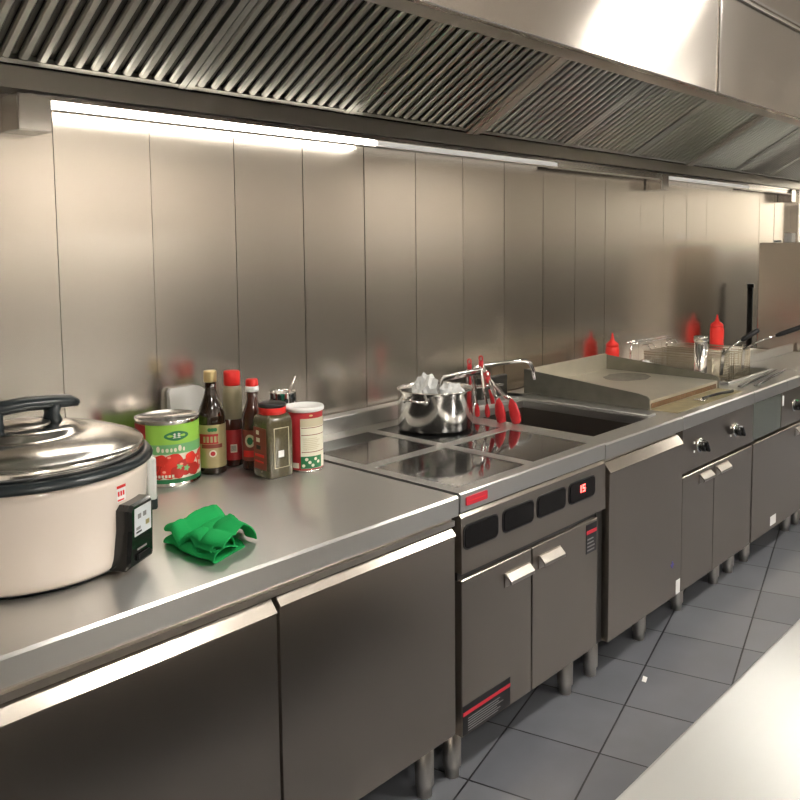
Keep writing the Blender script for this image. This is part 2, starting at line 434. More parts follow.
def pull(x0, x1, z, door, y=FY, d=.024):
    m = MB(); m.prism([(y-.0005, z+.014), (y-.006, z+.014), (y-d, z-.004), (y-d, z-.014), (y-d+.004, z-.014), (y-d+.004, z-.006), (y-.005, z+.006), (y-.0005, z-.018)], 0, x0, x1)
    m.box(x0-.003, x1+.003, y-.003, y-.0005, z-.026, z+.016)
    return m.build('handle', 'handle_steel', door)
def knob(x, z, parent, y=FY):
    k = MB(); k.m = Matrix.Translation((x, y, z)) @ Matrix.Rotation(PI/2, 4, 'X')
    k.lathe([(.031, .0005), (.031, .006), (.028, .008)], (0, 0, 0), 28)
    kn = k.build('knob', 'chrome', parent)
    b = MB(); b.m = Matrix.Translation((x, y-.008, z)) @ Matrix.Rotation(PI/2, 4, 'X')
    b.lathe([(.025, .0), (.023, .02), (.020, .022)], (0, 0, 0), 24)
    b.m = b.m @ Matrix.Rotation(math.radians(35), 4, 'Z')
    b.box(-.006, .006, -.027, .027, .012, .034, .003, 2)
    b.build('grip', 'black_gloss', kn)
    return kn

# left worktable -----------------------------------------------------------
wt = thing('steel_worktable', 'stainless steel worktable with two doors, standing left of the induction range', 'worktable', (.6, -.35, 0))
worktop('worktop', -.55, 1.704, wt)
m = MB()
m.box(-.55, 1.695, FY+.035, WY-.02, .185, .81)
m.box(-.55, 1.695, FY+.018, FY+.035, .785, .81)
m.build('carcass', 'steel', wt)
MB().box(-.55, 1.695, FY+.006, FY+.018, .782, .797).build('door_track', 'steel', wt)
lip_door(.345, 1.081, .19, .778, wt)
d = lip_door(1.092, 1.690, .19, .788, wt, FY+.003)
feet((-.45, .6, 1.645), (-.70, .02), wt, .185)

# induction range ----------------------------------------------------------
ir = thing('induction_range', 'four-zone steel induction range with black displays and a red nameplate', 'range', (2.09, -.35, 0))
RX0, RX1 = 1.712, 2.484
gz = [(1.752, 2.082), (2.122, 2.448)]; gy = [(-.735, -.405), (-.365, -.035)]
m = MB()
xs_ = [RX0, gz[0][0], gz[0][1], gz[1][0], gz[1][1], RX1]; ys_ = [FY+.02, gy[0][0], gy[0][1], gy[1][0], gy[1][1], WY-.012]
for i in range(5):
    for j in range(5):
        if i in (1, 3) and j in (1, 3): continue
        m.box(xs_[i], xs_[i+1], ys_[j], ys_[j+1], W-.02+.0001*((i*3+j)%5), W+.004)
m.prism([(FY, W-.05), (FY, W+.0), (FY+.004, W+.004), (FY+.0199, W+.004), (FY+.0199, W-.05)], 0, RX0, RX1)
m.build('hob_frame', 'top_steel', ir)
MB().box(RX0, RX1, .035, WY-.012, W+.004, W+.062, .004, 2).build('splash_lip', 'top_steel', ir)
for gx in gz:
    for yy in gy:
        MB().box(gx[0], gx[1], yy[0], yy[1], W-.012, W+.002).build('glass_panel', 'black_glass', ir)
m = MB(); m.box(RX0+.003, RX1-.003, FY+.033, WY-.02, .165, W-.02); m.build('carcass', 'steel', ir)
m = MB(); m.prism([(FY+.006, .81), (FY-.002, .80), (FY-.004, .642), (FY+.033, .642), (FY+.033, .81)], 0, RX0, RX1); pn = m.build('control_panel', 'door_steel', ir)
for i, (a, b) in enumerate(((1.724, 1.872), (1.903, 2.05), (2.078, 2.228), (2.257, 2.408))):
    poly = [(x+(a+b)/2, z+.742) for x, z in rrect(b-a, .062, .014)]
    m = MB(); m.prism(poly, 1, FY-.008, FY+.003)
    dsp = m.build('control_display', 'display', pn)
    poly = [(x+(a+b)/2, z+.742) for x, z in rrect(b-a+.01, .072, .018)]
    MB().prism(poly, 1, FY-.0055, FY+.003).build('bezel', 'black', dsp)
    if i == 3:   # the lit digits
        m = MB(); cx = (a+b)/2-.004; cz = .748; y = FY-.0092
        def seg(x0, x1, z0, z1): m.box(cx+x0, cx+x1, y, y+.0015, cz+z0, cz+z1)
        seg(-.012, -.008, -.012, .012)
        for z in (-.012, -.002, .008): seg(.0, .016, z, z+.004)
        seg(0, .004, 0, .012); seg(.012, .016, -.012, 0)
        m.build('digits', 'led', dsp, 'lit red digits')
m = MB(); m.prism([(x+1.782, z+.842) for x, z in rrect(.095, .024, .004)], 1, FY-.003, FY+.002); np_ = m.build('nameplate', 'nameplate', ir)
MB().box(1.745, 1.82, FY-.0036, FY-.003, .840, .8425).build('print_line', 'red', np_)
dl = flat_door(1.716, 2.050, .167, .622, ir); dr = flat_door(2.056, 2.440, .167, .622, ir)
MB().box(2.443, RX1, FY+.008, FY+.033, .167, .64).build('side_post', 'dark_steel', ir)
MB().box(RX0, RX1, FY+.012, FY+.033, .62, .645).build('shadow_gap', 'black', ir)
pull(1.915, 2.035, .568, dl); pull(2.090, 2.205, .572, dr)
def sticker(x0, x1, z0, z1, door, fine):
    m = MB(); m.box(x0, x1, FY-.0015, FY+.001, z0, z1); s = m.build('warning_label', 'black', door, 'black warning label with a red band')
    h = z1-z0
    MB().box(x0, x1, FY-.002, FY-.0014, z0+h*.66, z0+h*.78).build('red_band', 'nameplate', s)
    m = MB(); n = fine
    for i in range(n):
        z = z0+h*.08+i*h*.5/n
        m.box(x0+.1*(x1-x0), x1-(.08+.25*random.random())*(x1-x0), FY-.0019, FY-.0014, z, z+h*.18/n)
    m.build('fine_print', 'grey_line', s)
sticker(1.718, 1.94, .172, .258, dl, 6); sticker(2.366, 2.432, .512, .612, dr, 4)
feet((1.765, 2.37), (-.70, .02), ir)

# sink cabinet -------------------------------------------------------------
sk = thing('sink_cabinet', 'single-bowl steel sink cabinet with one tall door, between induction range and griddle', 'sink', (2.78, -.35, 0))
SX0, SX1 = 2.490, 3.085
bx0, bx1, by0, by1 = 2.56, 2.965, -.69, -.10
m = MB()
for a, b, c, d_ in ((SX0, bx0, FY+.0201, WY-.012), (bx1, SX1, FY+.0201, WY-.012), (bx0, bx1, FY+.0201, by0), (bx0, bx1, by1, WY-.012)):
    m.box(a, b, c, d_, W-.03, W)
m.prism([(FY, W-.055), (FY, W-.006), (FY+.006, W), (FY+.02, W), (FY+.02, W-.055)], 0, SX0, SX1)
m.build('rim', 'top_steel', sk)
m = MB(); m.box(bx1+.008, bx1+.07, by0+.0, by1+.12, W, W+.012, .004, 2); m.box(bx0+.02, bx1+.07, by1+.03, by1+.12, W, W+.012, .004, 2)
m.build('raised_edge', 'top_steel', sk)
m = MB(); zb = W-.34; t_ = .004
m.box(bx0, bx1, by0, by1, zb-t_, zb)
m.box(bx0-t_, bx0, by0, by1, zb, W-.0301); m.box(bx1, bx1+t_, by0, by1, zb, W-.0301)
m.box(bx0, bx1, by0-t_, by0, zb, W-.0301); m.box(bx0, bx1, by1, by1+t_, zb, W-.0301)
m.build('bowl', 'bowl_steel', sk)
m = MB(); m.lathe([(.045, 0), (.045, .003), (.03, .003), (.028, .001)], ((bx0+bx1)/2, -.4, zb), 24); m.build('drain', 'polished', sk)
m = MB(); m.box(SX0+.002, SX0+.02, FY+.033, WY-.02, .165, W-.03); m.box(SX1-.02, SX1-.002, FY+.033, WY-.02, .165, W-.03); m.box(SX0+.02, SX1-.02, FY+.033, WY-.02, .165, .185)
m.box(SX0+.02, SX1-.02, WY-.03, WY-.02, .185, W-.03); m.box(SX0+.02, SX1-.02, FY+.02, FY+.04, .79, W-.03); m.box(SX0+.02, SX1-.02, FY+.033, FY+.04, .185, .79)
m.build('carcass', 'steel', sk)
d = lip_door(2.497, 3.062, .163, .795, sk, FY-.012)
MB().box(3.022, 3.056, FY-.0135, FY-.011, .166, .222).build('care_tag', 'white', d, 'small white tag at the door corner')
m = MB(); y = FY-.0125
m.box(2.975, 3.0, y-.0006, y+.001, .292, .300); m.box(2.983, 2.992, y-.0006, y+.001, .284, .310); m.build('pen_mark', 'blue', d, 'blue ink mark')
feet((2.535, 2.90), (-.70, .02), sk)
# faucet
fc = MB().lathe([(.028, 0), (.028, .012), (.018, .018), (.016, .10)], (2.70, -.03, W), 20).build('faucet', 'chrome', sk)
pts = [(2.70, -.03, W+.10), (2.70, -.032, W+.145), (2.712, -.036, W+.168), (2.74, -.05, W+.175), (2.90, -.118, W+.183), (2.945, -.13, W+.18), (2.968, -.135, W+.165), (2.985, -.138, W+.135), (2.995, -.139, W+.095)]
MB().tube(pts, .009, 12).build('spout', 'chrome', fc)
MB().tube([(2.70, -.03, W+.085), (2.76, -.06, W+.088), (2.83, -.09, W+.088)], [.008, .007, .006], 10).build('lever', 'polished', fc)
MB().box(2.80, 2.985, .0, .03, W+.0, W+.105, .004).build('dark_block', 'dark_steel', fc)  # plain dark block behind the tap, below the spout

# griddle -------------------------------------------------------------------
gr = thing('griddle', 'steel flat-top griddle on a two-door cabinet, right of the sink', 'griddle', (3.46, -.35, 0))
GX0, GX1 = 3.090, 3.824
worktop('worktop', GX0, GX1, gr)
m = MB(); m.box(GX0+.03, GX1-.022, -.615, -.03, W+.001, W+.037); m.build('hot_plate', 'griddle', gr, 'oiled grey cooking plate')
MB().box(GX0+.05, GX1-.04, -.617, -.6145, W+.003, W+.024).build('burnt_edge', 'rust', gr, 'brown burnt plate edge')
MB().box(GX0+.04, GX1-.03, -.735, -.622, W+.0003, W+.002).build('oil_film', 'grease', gr, 'yellowish oily ledge')
m = MB(); rr = random.Random(8)
m.prism([(3.63+.14*(1+.06*rr.uniform(-1, 1))*math.cos(q), -.24+.10*(1+.08*rr.uniform(-1, 1))*math.sin(q)) for q in [2*PI*k/26 for k in range(26)]], 2, W+.0372, W+.0376); m.build('burnt_patch', 'burnt', gr, 'dark burnt patch on the cooking plate')
MB().prism([(-.03, W+.001), (-.03, W+.115), (-.012, W+.115), (.0, W+.001)], 0, GX0+.03, GX1-.022).build('rear_guard', 'griddle', gr)
gp = [(.0, W+.001), (.0, W+.113), (-.05, W+.108)]+[(-.57, W+.064)]+[(y, z) for y, z in arc(-.6, W+.036, .022, PI/2, PI, 5)]+[(-.622, W+.001)]
for x in (GX0+.0215, GX1-.0215): MB().prism(gp, 0, x, x+.008).build('side_guard', 'cast', gr)
m = MB(); m.box(GX0+.003, GX1-.003, FY+.033, WY-.02, .15, W-.03); m.build('carcass', 'steel', gr)
pn = MB().box(GX0, GX1-.002, FY+.002, FY+.033, .632, .808).build('control_panel', 'door_steel', gr)
knob(3.245, .722, pn, FY+.002); knob(3.615, .722, pn, FY+.002)
m = MB()
for x in (3.245, 3.615):
    for dz in (-.018, .018): m.box(x-.052, x-.046, FY-.0005, FY+.003, .722+dz-.004, .722+dz+.004)
m.build('pilot_light', 'white_plastic', pn)
dl = flat_door(3.092, 3.392, .148, .618, gr, FY); dr = flat_door(3.398, 3.812, .148, .618, gr, FY)
pull(3.245, 3.352, .585, dl); pull(3.412, 3.53, .585, dr)
feet((3.25, 3.62, 3.79), (-.69,), gr, .148); feet((3.25, 3.79), (.02,), gr, .148)

# fryer ---------------------------------------------------------------------
fr = thing('deep_fryer', 'steel twin-basket deep fryer with a dark glass panel, right of the griddle', 'deep fryer', (4.2, -.35, 0))
FX0, FX1 = 3.828, 4.60
tx0, tx1, ty0, ty1 = 3.945, 4.50, -.60, -.10
m = MB()
for a, b, c, d_ in ((FX0, tx0, FY+.0201, WY-.012), (tx1, FX1, FY+.0201, WY-.012), (tx0, tx1, FY+.0201, ty0), (tx0, tx1, ty1, WY-.012)):
    m.box(a, b, c, d_, W-.03, W)
m.prism([(FY, W-.055), (FY, W-.006), (FY+.006, W), (FY+.02, W), (FY+.02, W-.055)], 0, FX0, 4.253)
m.prism([(FY, W-.055), (FY, W-.006), (FY+.006, W), (FY+.02, W), (FY+.02, W-.055)], 0, 4.257, FX1)
m.build('fryer_top', 'top_steel', fr)
m = MB(); zb = W-.24
m.box(tx0, tx1, ty0, ty1, zb-.004, zb)
m.box(tx0-.004, tx0, ty0, ty1, zb, W-.0301); m.box(tx1, tx1+.004, ty0, ty1, zb, W-.0301); m.box(tx0, tx1, ty0-.004, ty0, zb, W-.0301); m.box(tx0, tx1, ty1, ty1+.004, zb, W-.0301)
m.box(4.208, 4.222, ty0, ty1, zb, W-.02)
m.build('oil_tank', 'steel', fr)
m = MB()
for x, y0_, y1_ in ((tx0-.016, ty0-.02, ty1), (tx1+.005, ty0-.02, ty1)): m.box(x, x+.015, y0_, y1_, W+.0, W+.012, .003, 1)
m.box(tx0-.016, tx1+.02, ty1, ty1+.02, W, W+.05, .003, 1); m.box(tx0-.016, tx1+.02, ty0-.02, ty0-.005, W, W+.012, .003, 1)
m.build('tank_rim', 'top_steel', fr)
m = MB(); m.box(FX0+.003, FX1-.003, FY+.033, WY-.02, .15, W-.25); m.box(FX0+.003, FX1-.003, FY+.033, FY+.05, .62, W-.03); m.build('carcass', 'steel', fr)
pn = MB().box(4.19, FX1, FY+.002, FY+.033, .632, .808).build('control_panel', 'door_steel', fr)
MB().box(FX0+.002, 4.186, FY+.004, FY+.033, .632, .806, .002, 1).build('glass_panel', 'dark_panel', fr, 'dark green glass front panel')
kn = knob(4.36, .722, pn, FY+.002)
MB().box(4.392, 4.405, FY-.006, FY+.003, .732, .745).build('green_light', 'knob_green', pn, 'green pilot light')
MB().box(4.198, 4.214, FY-.0005, FY+.003, .742, .792).build('white_tag', 'white', pn, 'white tag')
dl = flat_door(3.830, 4.50, .148, .618, fr, FY)
pull(4.39, 4.49, .585, dl)
MB().box(4.07, 4.145, FY-.0012, FY+.001, .168, .214).build('care_tag', 'white', dl, 'small white tag')
dr = flat_door(4.506, 4.60, .148, .618, fr, FY)
feet((3.98, 4.55), (-.69, .02), fr, .148)

# end counter ---------------------------------------------------------------
ec = thing('steel_counter', 'last stretch of steel counter at the right, against the tall cabinet', 'counter', (5.0, -.35, 0))
worktop('worktop', 4.606, 5.40, ec)
m = MB(); m.box(4.61, 5.395, -.43, -.41, W+.0005, W+.05, .003, 1); m.build('raised_strip', 'top_steel', ec)
MB().box(4.61, 5.395, FY+.033, WY-.02, .15, W-.03).build('carcass', 'steel', ec)
flat_door(4.612, 5.0, .148, .80, ec, FY); flat_door(5.006, 5.395, .148, .80, ec, FY)
feet((4.70, 5.33), (-.69, .02), ec, .15)
# tall cabinet
tc = thing('tall_cabinet', 'tall plain steel cabinet closing the right end of the cooking line', 'cabinet', (5.75, -.5, 0))
MB().box(5.43, 6.1, -.50, -.19, .12, 1.545, .004, 2).build('body', 'wall_steel', tc)
for a, b in ((5.435, 5.76), (5.77, 6.095)):
    d = MB().box(a, b, -.525, -.501, .16, 1.52, .003, 1).build('door', 'door_steel', tc); pull((a+b)/2-.05, (a+b)/2+.05, .9, d, -.525)
feet((5.48, 6.05), (-.45, -.25), tc, .12)
bx = MB().box(5.70, 5.77, -.30, -.25, 1.547, 1.607, .004, 2).build('white_box', 'white_plastic'); tag(bx, 'little white box on top of the tall steel cabinet', 'box')
bx = MB().box(5.60, 5.685, -.24, -.215, 1.547, 1.560, .003, 1).build('grey_remote', 'charcoal'); tag(bx, 'flat grey remote lying on the tall cabinet beside the white box', 'remote control')
# shelf in the white recess
sh = thing('wall_shelf', 'white wall shelf in the bright recess past the steel wall', 'shelf', (7.4, .35, 1.55))
MB().box(6.96, 8.0, .2, .498, 1.53, 1.55, .003, 1).build('board', 'white_plastic', sh)
for x in (7.1, 7.9): MB().prism([(.498, 1.40), (.498, 1.53), (.25, 1.53)], 0, x, x+.02).build('bracket', 'steel', sh)
for i in range(3):
    o = MB().box(6.98+.01*i, 7.36-.01*i, .23, .46, 1.5515+i*.036, 1.5865+i*.036, .012, 3).build('folded_towel', 'white')
    tag(o, ('bottom', 'middle', 'top')[i]+' white folded towel of the stack on the wall shelf', 'towel', 'folded towels on the shelf')

# prep table in the foreground ----------------------------------------------
pt = thing('prep_table', 'foreground stainless steel prep table at the lower right, facing the cooking line', 'prep table', (1.4, -2.1, 0))
m = MB(); y1 = -1.716
m.prism([(-2.5, W-.04), (-2.5, W), (y1-.008, W)]+[(y, z) for y, z in arc(y1-.008, W-.008, .008, PI/2, 0, 4)]+[(y1, W-.04)], 0, .35, 2.6)
m.build('worktop', 'prep_steel', pt)
MB().box(.4, 2.55, -2.45, -1.78, .22, .24).build('undershelf', 'steel', pt)
for x in (.42, 2.5):
    for y in (-1.80, -2.43): MB().cyl((x, y, .0), (x, y, W-.04), .02).build('leg', 'steel', pt)

# ------------------------------------------------------------------ rice cooker
CX, CY = .722, -.385
rc = thing('rice_cooker', 'large cream rice cooker with steel lid, at the left end of the worktable', 'rice cooker', (CX, CY, W))
c = (CX, CY, W)
MB().lathe([(.200, .001), (.204, .018), (.198, .020)], c, 64).build('base_ring', 'charcoal', rc)
MB().lathe([(.198, .012), (.222, .014), (.234, .024), (.238, .04), (.249, .200), (.251, .219), (.246, .220)], c, 72).build('body', 'cream', rc)
MB().lathe([(.246, .217), (.254, .218), (.261, .221), (.262, .226), (.254, .237), (.245, .239), (.242, .232)], c, 72).build('rim', 'charcoal', rc)
ld = MB().lathe([(.236, .232), (.242, .236), (.243, .256), (.239, .261), (.228, .263), (.215, .270), (.182, .281), (.14, .288), (.112, .291), (.108, .298), (.09, .303), (.05, .305), (0, .306)], c, 72).build('lid', 'polished', rc)
MB().lathe([(.054, .303), (.05, .309), (.0, .310)], c, 40).build('lid_badge', 'steel', ld)
m = MB(); zt = W+.345
path = [(CX-.12, CY, zt-.018), (CX-.10, CY, zt-.007), (CX-.06, CY, zt), (CX, CY, zt+.003), (CX+.06, CY, zt), (CX+.10, CY, zt-.003), (CX+.118, CY, zt-.010)]
m.tube(path, [.013, .021, .024, .024, .024, .021, .013], 14, flat=(1, .65))
for s in (-1, 1):
    m.tube([(CX+s*.062, CY, W+.297), (CX+s*.060, CY, W+.32), (CX+s*.062, CY, zt-.003)], [.028, .021, .025], 14, flat=(1, .75))
m.build('lid_handle', 'charcoal', ld)
pa = math.radians(-60)
F = Matrix.Translation(c) @ Matrix.Rotation(pa, 4, 'Z')
m = MB(); m.m = F
# control box: outline seen from outside (y, z), extruded along local x
out = [(-.050, .018), (.046, .018), (.050, .024), (.050, .138), (.042, .153), (-.034, .153), (-.044, .143), (-.042, .10), (-.046, .05)]
n = len(out); V = [(.225, y, z) for y, z in out]+[(.263+(z-.03)*.03, y, z) for y, z in out]+[(.270+(z-.03)*.03, y*.85, .098+(z-.098)*.92) for y, z in out]
m.add(V, [tuple(reversed(range(n))), tuple(range(2*n, 3*n))]+[(i+k*n, (i+1) % n+k*n, (i+1) % n+(k+1)*n, i+(k+1)*n) for i in range(n) for k in (0, 1)])
cb = m.build('control_box', 'black_gloss', rc)
def onbox(y0, y1, z0, z1, mat, name, parent, d=.0):
    m = MB(); m.m = F
    V = []
    for t in (.2695+d, .2705+d):
        V += [(t+(z-.03)*.031, y, z) for y, z in ((y0, z0), (y1, z0), (y1, z1), (y0, z1))]
    m.add(V, [(0, 1, 2, 3), (7, 6, 5, 4), (0, 4, 5, 1), (1, 5, 6, 2), (2, 6, 7, 3), (3, 7, 4, 0)])
    return m.build(name, mat, parent)
ip = onbox(-.028, .036, .084, .143, 'grey_panel', 'indicator_panel', cb)
for y in (-.010, .010): onbox(y-.006, y+.006, .119, .129, 'grey_line', 'printed_mark', ip, .0006)
onbox(-.022, -.006, .096, .102, 'grey_line', 'printed_mark', ip, .0006); onbox(.014, .028, .098, .108, 'gold', 'printed_mark', ip, .0006)
onbox(-.022, -.002, .089, .093, 'black', 'printed_mark', ip, .0006)
onbox(-.018, .018, .052, .056, 'grey_line', 'maker_mark', cb)
m = MB(); m.m = F; m.box(.270, .277, -.02, .026, .030, .044, .002, 1); m.build('switch', 'black', cb)
a = math.radians(-67)
st = MB().patch(c, .2472, a-.055, a+.055, .160, .194, eps=.0012).build('safety_sticker', 'white', rc, 'small white sticker with red bar')
m = MB(); m.patch(c, .2472, a-.055, a+.055, .188, .194, eps=.0018)
for k in range(3): m.patch(c, .2472, a-.045+k*.03, a-.045+k*.03+.02, .172, .182, eps=.0018)
m.patch(c, .2472, a-.05, a+.03, .162, .165, eps=.0018); m.build('red_print', 'red', st)
G = Matrix.Translation(c) @ Matrix.Rotation(math.radians(-20), 4, 'Z')
m = MB(); m.m = G; m.box(.247, .268, -.026, .026, .105, .205, .006, 2); dc = m.build('drip_cup', 'bag', rc)
m = MB(); m.m = G; m.box(.244, .27, -.02, .02, .08, .115, .006, 2); m.build('clip', 'charcoal', rc)
for k in range(4):
    aa = math.radians(45+90*k); MB().lathe([(.014, 0), (.014, .004)], (CX+.19*math.cos(aa), CY+.19*math.sin(aa), W), 14).build('foot', 'rubber', rc)

# ------------------------------------------------------------------ condiments
def facing(x, y): return math.atan2(-2.2-y, -x)
# tomato can
x, y, r, h = 1.268, -.035, .092, .192; c = (x, y, W); A = facing(x, y)
t = thing('tomato_can', 'large tin can with a green label and ripe tomatoes, beside the rice cooker', 'tin can', c)
MB().lathe([(r-.003, 0), (r, .002), (r, .006), (r-.002, .008), (r-.002, h-.008), (r, h-.006), (r, h), (r-.004, h), (r-.006, h-.005), (0, h-.005)], c, 56).build('can_body', 'polished', t)
R = r-.0018
lb = MB(); lb.lathe([(R, .012), (R, h-.012)], c, 56, False, False); lb = lb.build('label', 'green_label', t)
m = MB(); m.patch(c, R, A-1.45, A-.72, .118, h-.012, 10); m.build('red_strip', 'red_label', lb)
m = MB(); m.patch(c, R, A-1.5, A+1.5, .096, .124, 30, .0008); m.build('brand_band', 'mid_green', lb)
m = MB(); m.patch(c, R, A-1.5, A+1.5, .012, .024, 30, .0008); m.build('bottom_band', 'dark_green', lb)
m = MB(); m.patch(c, R, A-1.5, A+1.5, .024, .096, 30, .0007); m.build('picture_ground', 'pale_print', lb)
m = MB(); m.disc_on(c, R, A+.28, .148, .028, .014, 24, .0012, lambda t_: 1+.28*abs(math.cos(t_))**6); lf = m.build('leaf_emblem', 'dark_green', lb)
m = MB()
for dx in (-.006, .006):
    m.patch(c, R, A+.28+(dx-.004)/R, A+.28+(dx+.004)/R, .152, .154, 3, .0016); m.patch(c, R, A+.28+(dx-.004)/R, A+.28+(dx+.004)/R, .147, .149, 3, .0016)
    m.patch(c, R, A+.28+(dx-.001)/R, A+.28+(dx+.001)/R, .142, .156, 2, .0017); m.patch(c, R, A+.28+(dx-.005)/R, A+.28+(dx+.005)/R, .142, .1435, 3, .0016)
m.build('white_print', 'white', lf)
m = MB(); xx = -.045
for k, wd in enumerate((.012, .009, .011, .008, .010, .012, .008)):
    zz = .108+(.004 if k in (0, 5) else 0)
    m.disc_on(c, R, A+(xx+wd/2+.012)/R, zz, wd*.42, .006+(.003 if k in (0, 5) else 0), 12, .0014); xx += wd+.002
m.build('white_lettering', 'pale_print', lb)
rr = random.Random(3)
spots = [(.10, .062, .028), (.115, .085, .02), (-.11, .058, .03), (-.10, .085, .022), (.02, .085, .02), (-.03, .045, .026), (-.055, .060, .031), (.012, .076, .024), (.045, .055, .026), (.0, .040, .023), (.066, .082, .019), (.025, .042, .02), (-.02, .08, .018), (-.08, .04, .022), (.075, .045, .02), (-.085, .08, .018)]
for k, (dx, z, rad) in enumerate(spots):
    m = MB(); m.disc_on(c, R, A+dx/R, min(max(z, .026+rad*.9), .094-rad*.8) if k else .060, rad, rad*.92, 22, .0010+.00025*k, lambda t_: 1+.05*math.cos(5*t_))
    m.build('tomato_picture', 'tomato_dark' if k % 3 == 2 else 'tomato', lb)
for dx, z in ((-.055, .062), (.030, .060), (.05, .052)):
    m = MB(); m.disc_on(c, R, A+dx/R, z, .010, .010, 20, .0045, lambda t_: .45+.55*abs(math.cos(2.5*t_))); m.build('stalk_picture', 'mid_green', lb)
for dx, z in ((-.068, .074), (.002, .088), (.035, .066), (-.012, .047), (.094, .075), (-.095, .070)): MB().disc_on(c, R, A+dx/R, z, .005, .0035, 10, .0046).build('picture_highlight', 'nameplate_pale', lb)
m = MB()
for k in range(8): m.patch(c, R, A+(-.055+k*.009)/R, A+(-.055+k*.009+.006)/R, .030, .038, 2, .0045)
m.build('white_lettering', 'pale_print', lb)

# paper pack leaning against the wall behind the can
prof = [(1.345, W), (1.345, W+.235), (1.352, W+.245), (1.44, W+.245)]+[(1.44+.045*math.sin(q), W+.19+.055*math.cos(q)) for q in [PI/2*i/6 for i in range(1, 7)]]+[(1.487, W)]
pp = MB(); V = []; n = len(prof)
for d_ in (0, 1):
    for u, v in prof:
        k = (v-W)/.245; V.append((u, .094 if d_ else .045+.035*k, v))
pp.add(V, [tuple(range(n)), tuple(reversed(range(n, 2*n)))]+[(i, (i+1) % n, n+(i+1) % n, n+i) for i in range(n)])
pp = pp.build('paper_pack', 'white')
tag(pp, 'white rounded paper pack against the steel wall behind the tomato can', 'paper')

def bottle(name, label, x, y, prof, mats, cat='bottle', group='condiment bottles on the worktable'):
    t = thing(name, label, cat, (x, y, W), 0, group)
    for pn, mat, pr in prof:
        MB().lathe(pr, (x, y, W), 36).build(pn, mat, t)
    return t
# soy sauce with gold cap and gold label
x, y = 1.402, -.060; r = .042; c = (x, y, W); A = facing(x, y)
t = bottle('sauce_bottle', 'dark glass sauce bottle with gold cap and gold label, right of the tomato can', x, y, [
    ('glass', 'soy_glass', [(.036, 0), (r, .004), (r, .165), (.039, .185), (.030, .21), (.021, .235), (.0165, .255), (.0155, .285), (0, .285)]),
    ('cap', 'gold_cap', [(.0185, .277), (.0195, .280), (.0195, .307), (.018, .311), (0, .311)])], None)
lb = MB(); lb.lathe([(r+.0004, .022), (r+.0004, .152)], c, 40, False, False); lb = lb.build('label', 'gold', t)
MB().patch(c, r, A-1.1, A+.45, .095, .125, 14, .0012).build('red_band', 'red_label', lb)
MB().patch(c, r, A-.75, A+.75, .082, .094, 14, .0012).build('print_line', 'brown_print', lb)
MB().disc_on(c, r, A+.05, .066, .011, .011, 20, .0012).build('round_seal', 'pale_print', lb)
MB().disc_on(c, r, A+.05, .066, .007, .007, 18, .0018).build('round_seal', 'red_label', lb)
m = MB()
for k in (-1, 0, 1): m.disc_on(c, r, A+.05+k*.20, .138, .006, .006, 12, .0012)
m.build('crest_mark', 'dark_green', lb)
m = MB()
for k in range(5): m.patch(c, r, A-.6+k*.25, A-.6+k*.25+.16, .100, .118, 3, .0018)
m.build('lettering', 'gold', lb)
# red-cap bottle, clear shoulder
x, y = 1.497, -.035; r = .030; c = (x, y, W); A = facing(x, y)
t = bottle('sauce_bottle', 'half-full clear bottle with a tall red cap, behind the gold-labelled bottle', x, y, [
    ('glass', 'clear_oil', [(r, .148), (r, .230), (.027, .246), (.021, .254), (.019, .258), (0, .258)]),
    ('dark_contents', 'amber', [(.027, 0), (r, .003), (r, .148)]),
    ('cap', 'red', [(.0245, .252), (.0255, .255), (.0255, .293), (.023, .297), (0, .297)])], None)
lb = MB(); lb.lathe([(r+.0004, .02), (r+.0004, .115)], c, 40, False, False); lb = lb.build('label', 'red_label', t)
MB().patch(c, r, A-.3, A+.35, .045, .07, 8, .0012).build('barcode', 'pale_print', lb)
m = MB()
for k in range(5): m.patch(c, r, A-.25+k*.11, A-.25+k*.11+.05, .048, .067, 2, .0018)
m.build('bars', 'black', lb)
# small red and white cap
x, y = 1.512, -.118; r = .034; c = (x, y, W); A = facing(x, y)
t = bottle('sauce_bottle', 'dark bottle with a red and white cap, behind the square spice jar', x, y, [
    ('glass', 'amber', [(.03, 0), (r, .004), (r, .15), (.031, .172), (.022, .195), (.0175, .212), (.0165, .250), (0, .250)]),
    ('collar', 'white_plastic', [(.0195, .240), (.0205, .242), (.0205, .256), (.018, .257)]),
    ('cap', 'red', [(.019, .257), (.0195, .259), (.0185, .274), (.016, .278), (0, .278)])], None)
lb = MB(); lb.lathe([(r+.0004, .03), (r+.0004, .125)], c, 40, False, False); lb = lb.build('label', 'brown_print', t)
MB().disc_on(c, r, A-.3, .092, .016, .02, 18, .0012).build('picture', 'cream_print', lb)
MB().disc_on(c, r, A-.3, .092, .009, .012, 14, .0018).build('picture_centre', 'dark_green', lb)
MB().patch(c, r, A-1.0, A+.6, .042, .062, 10, .0012).build('red_band', 'red', lb)
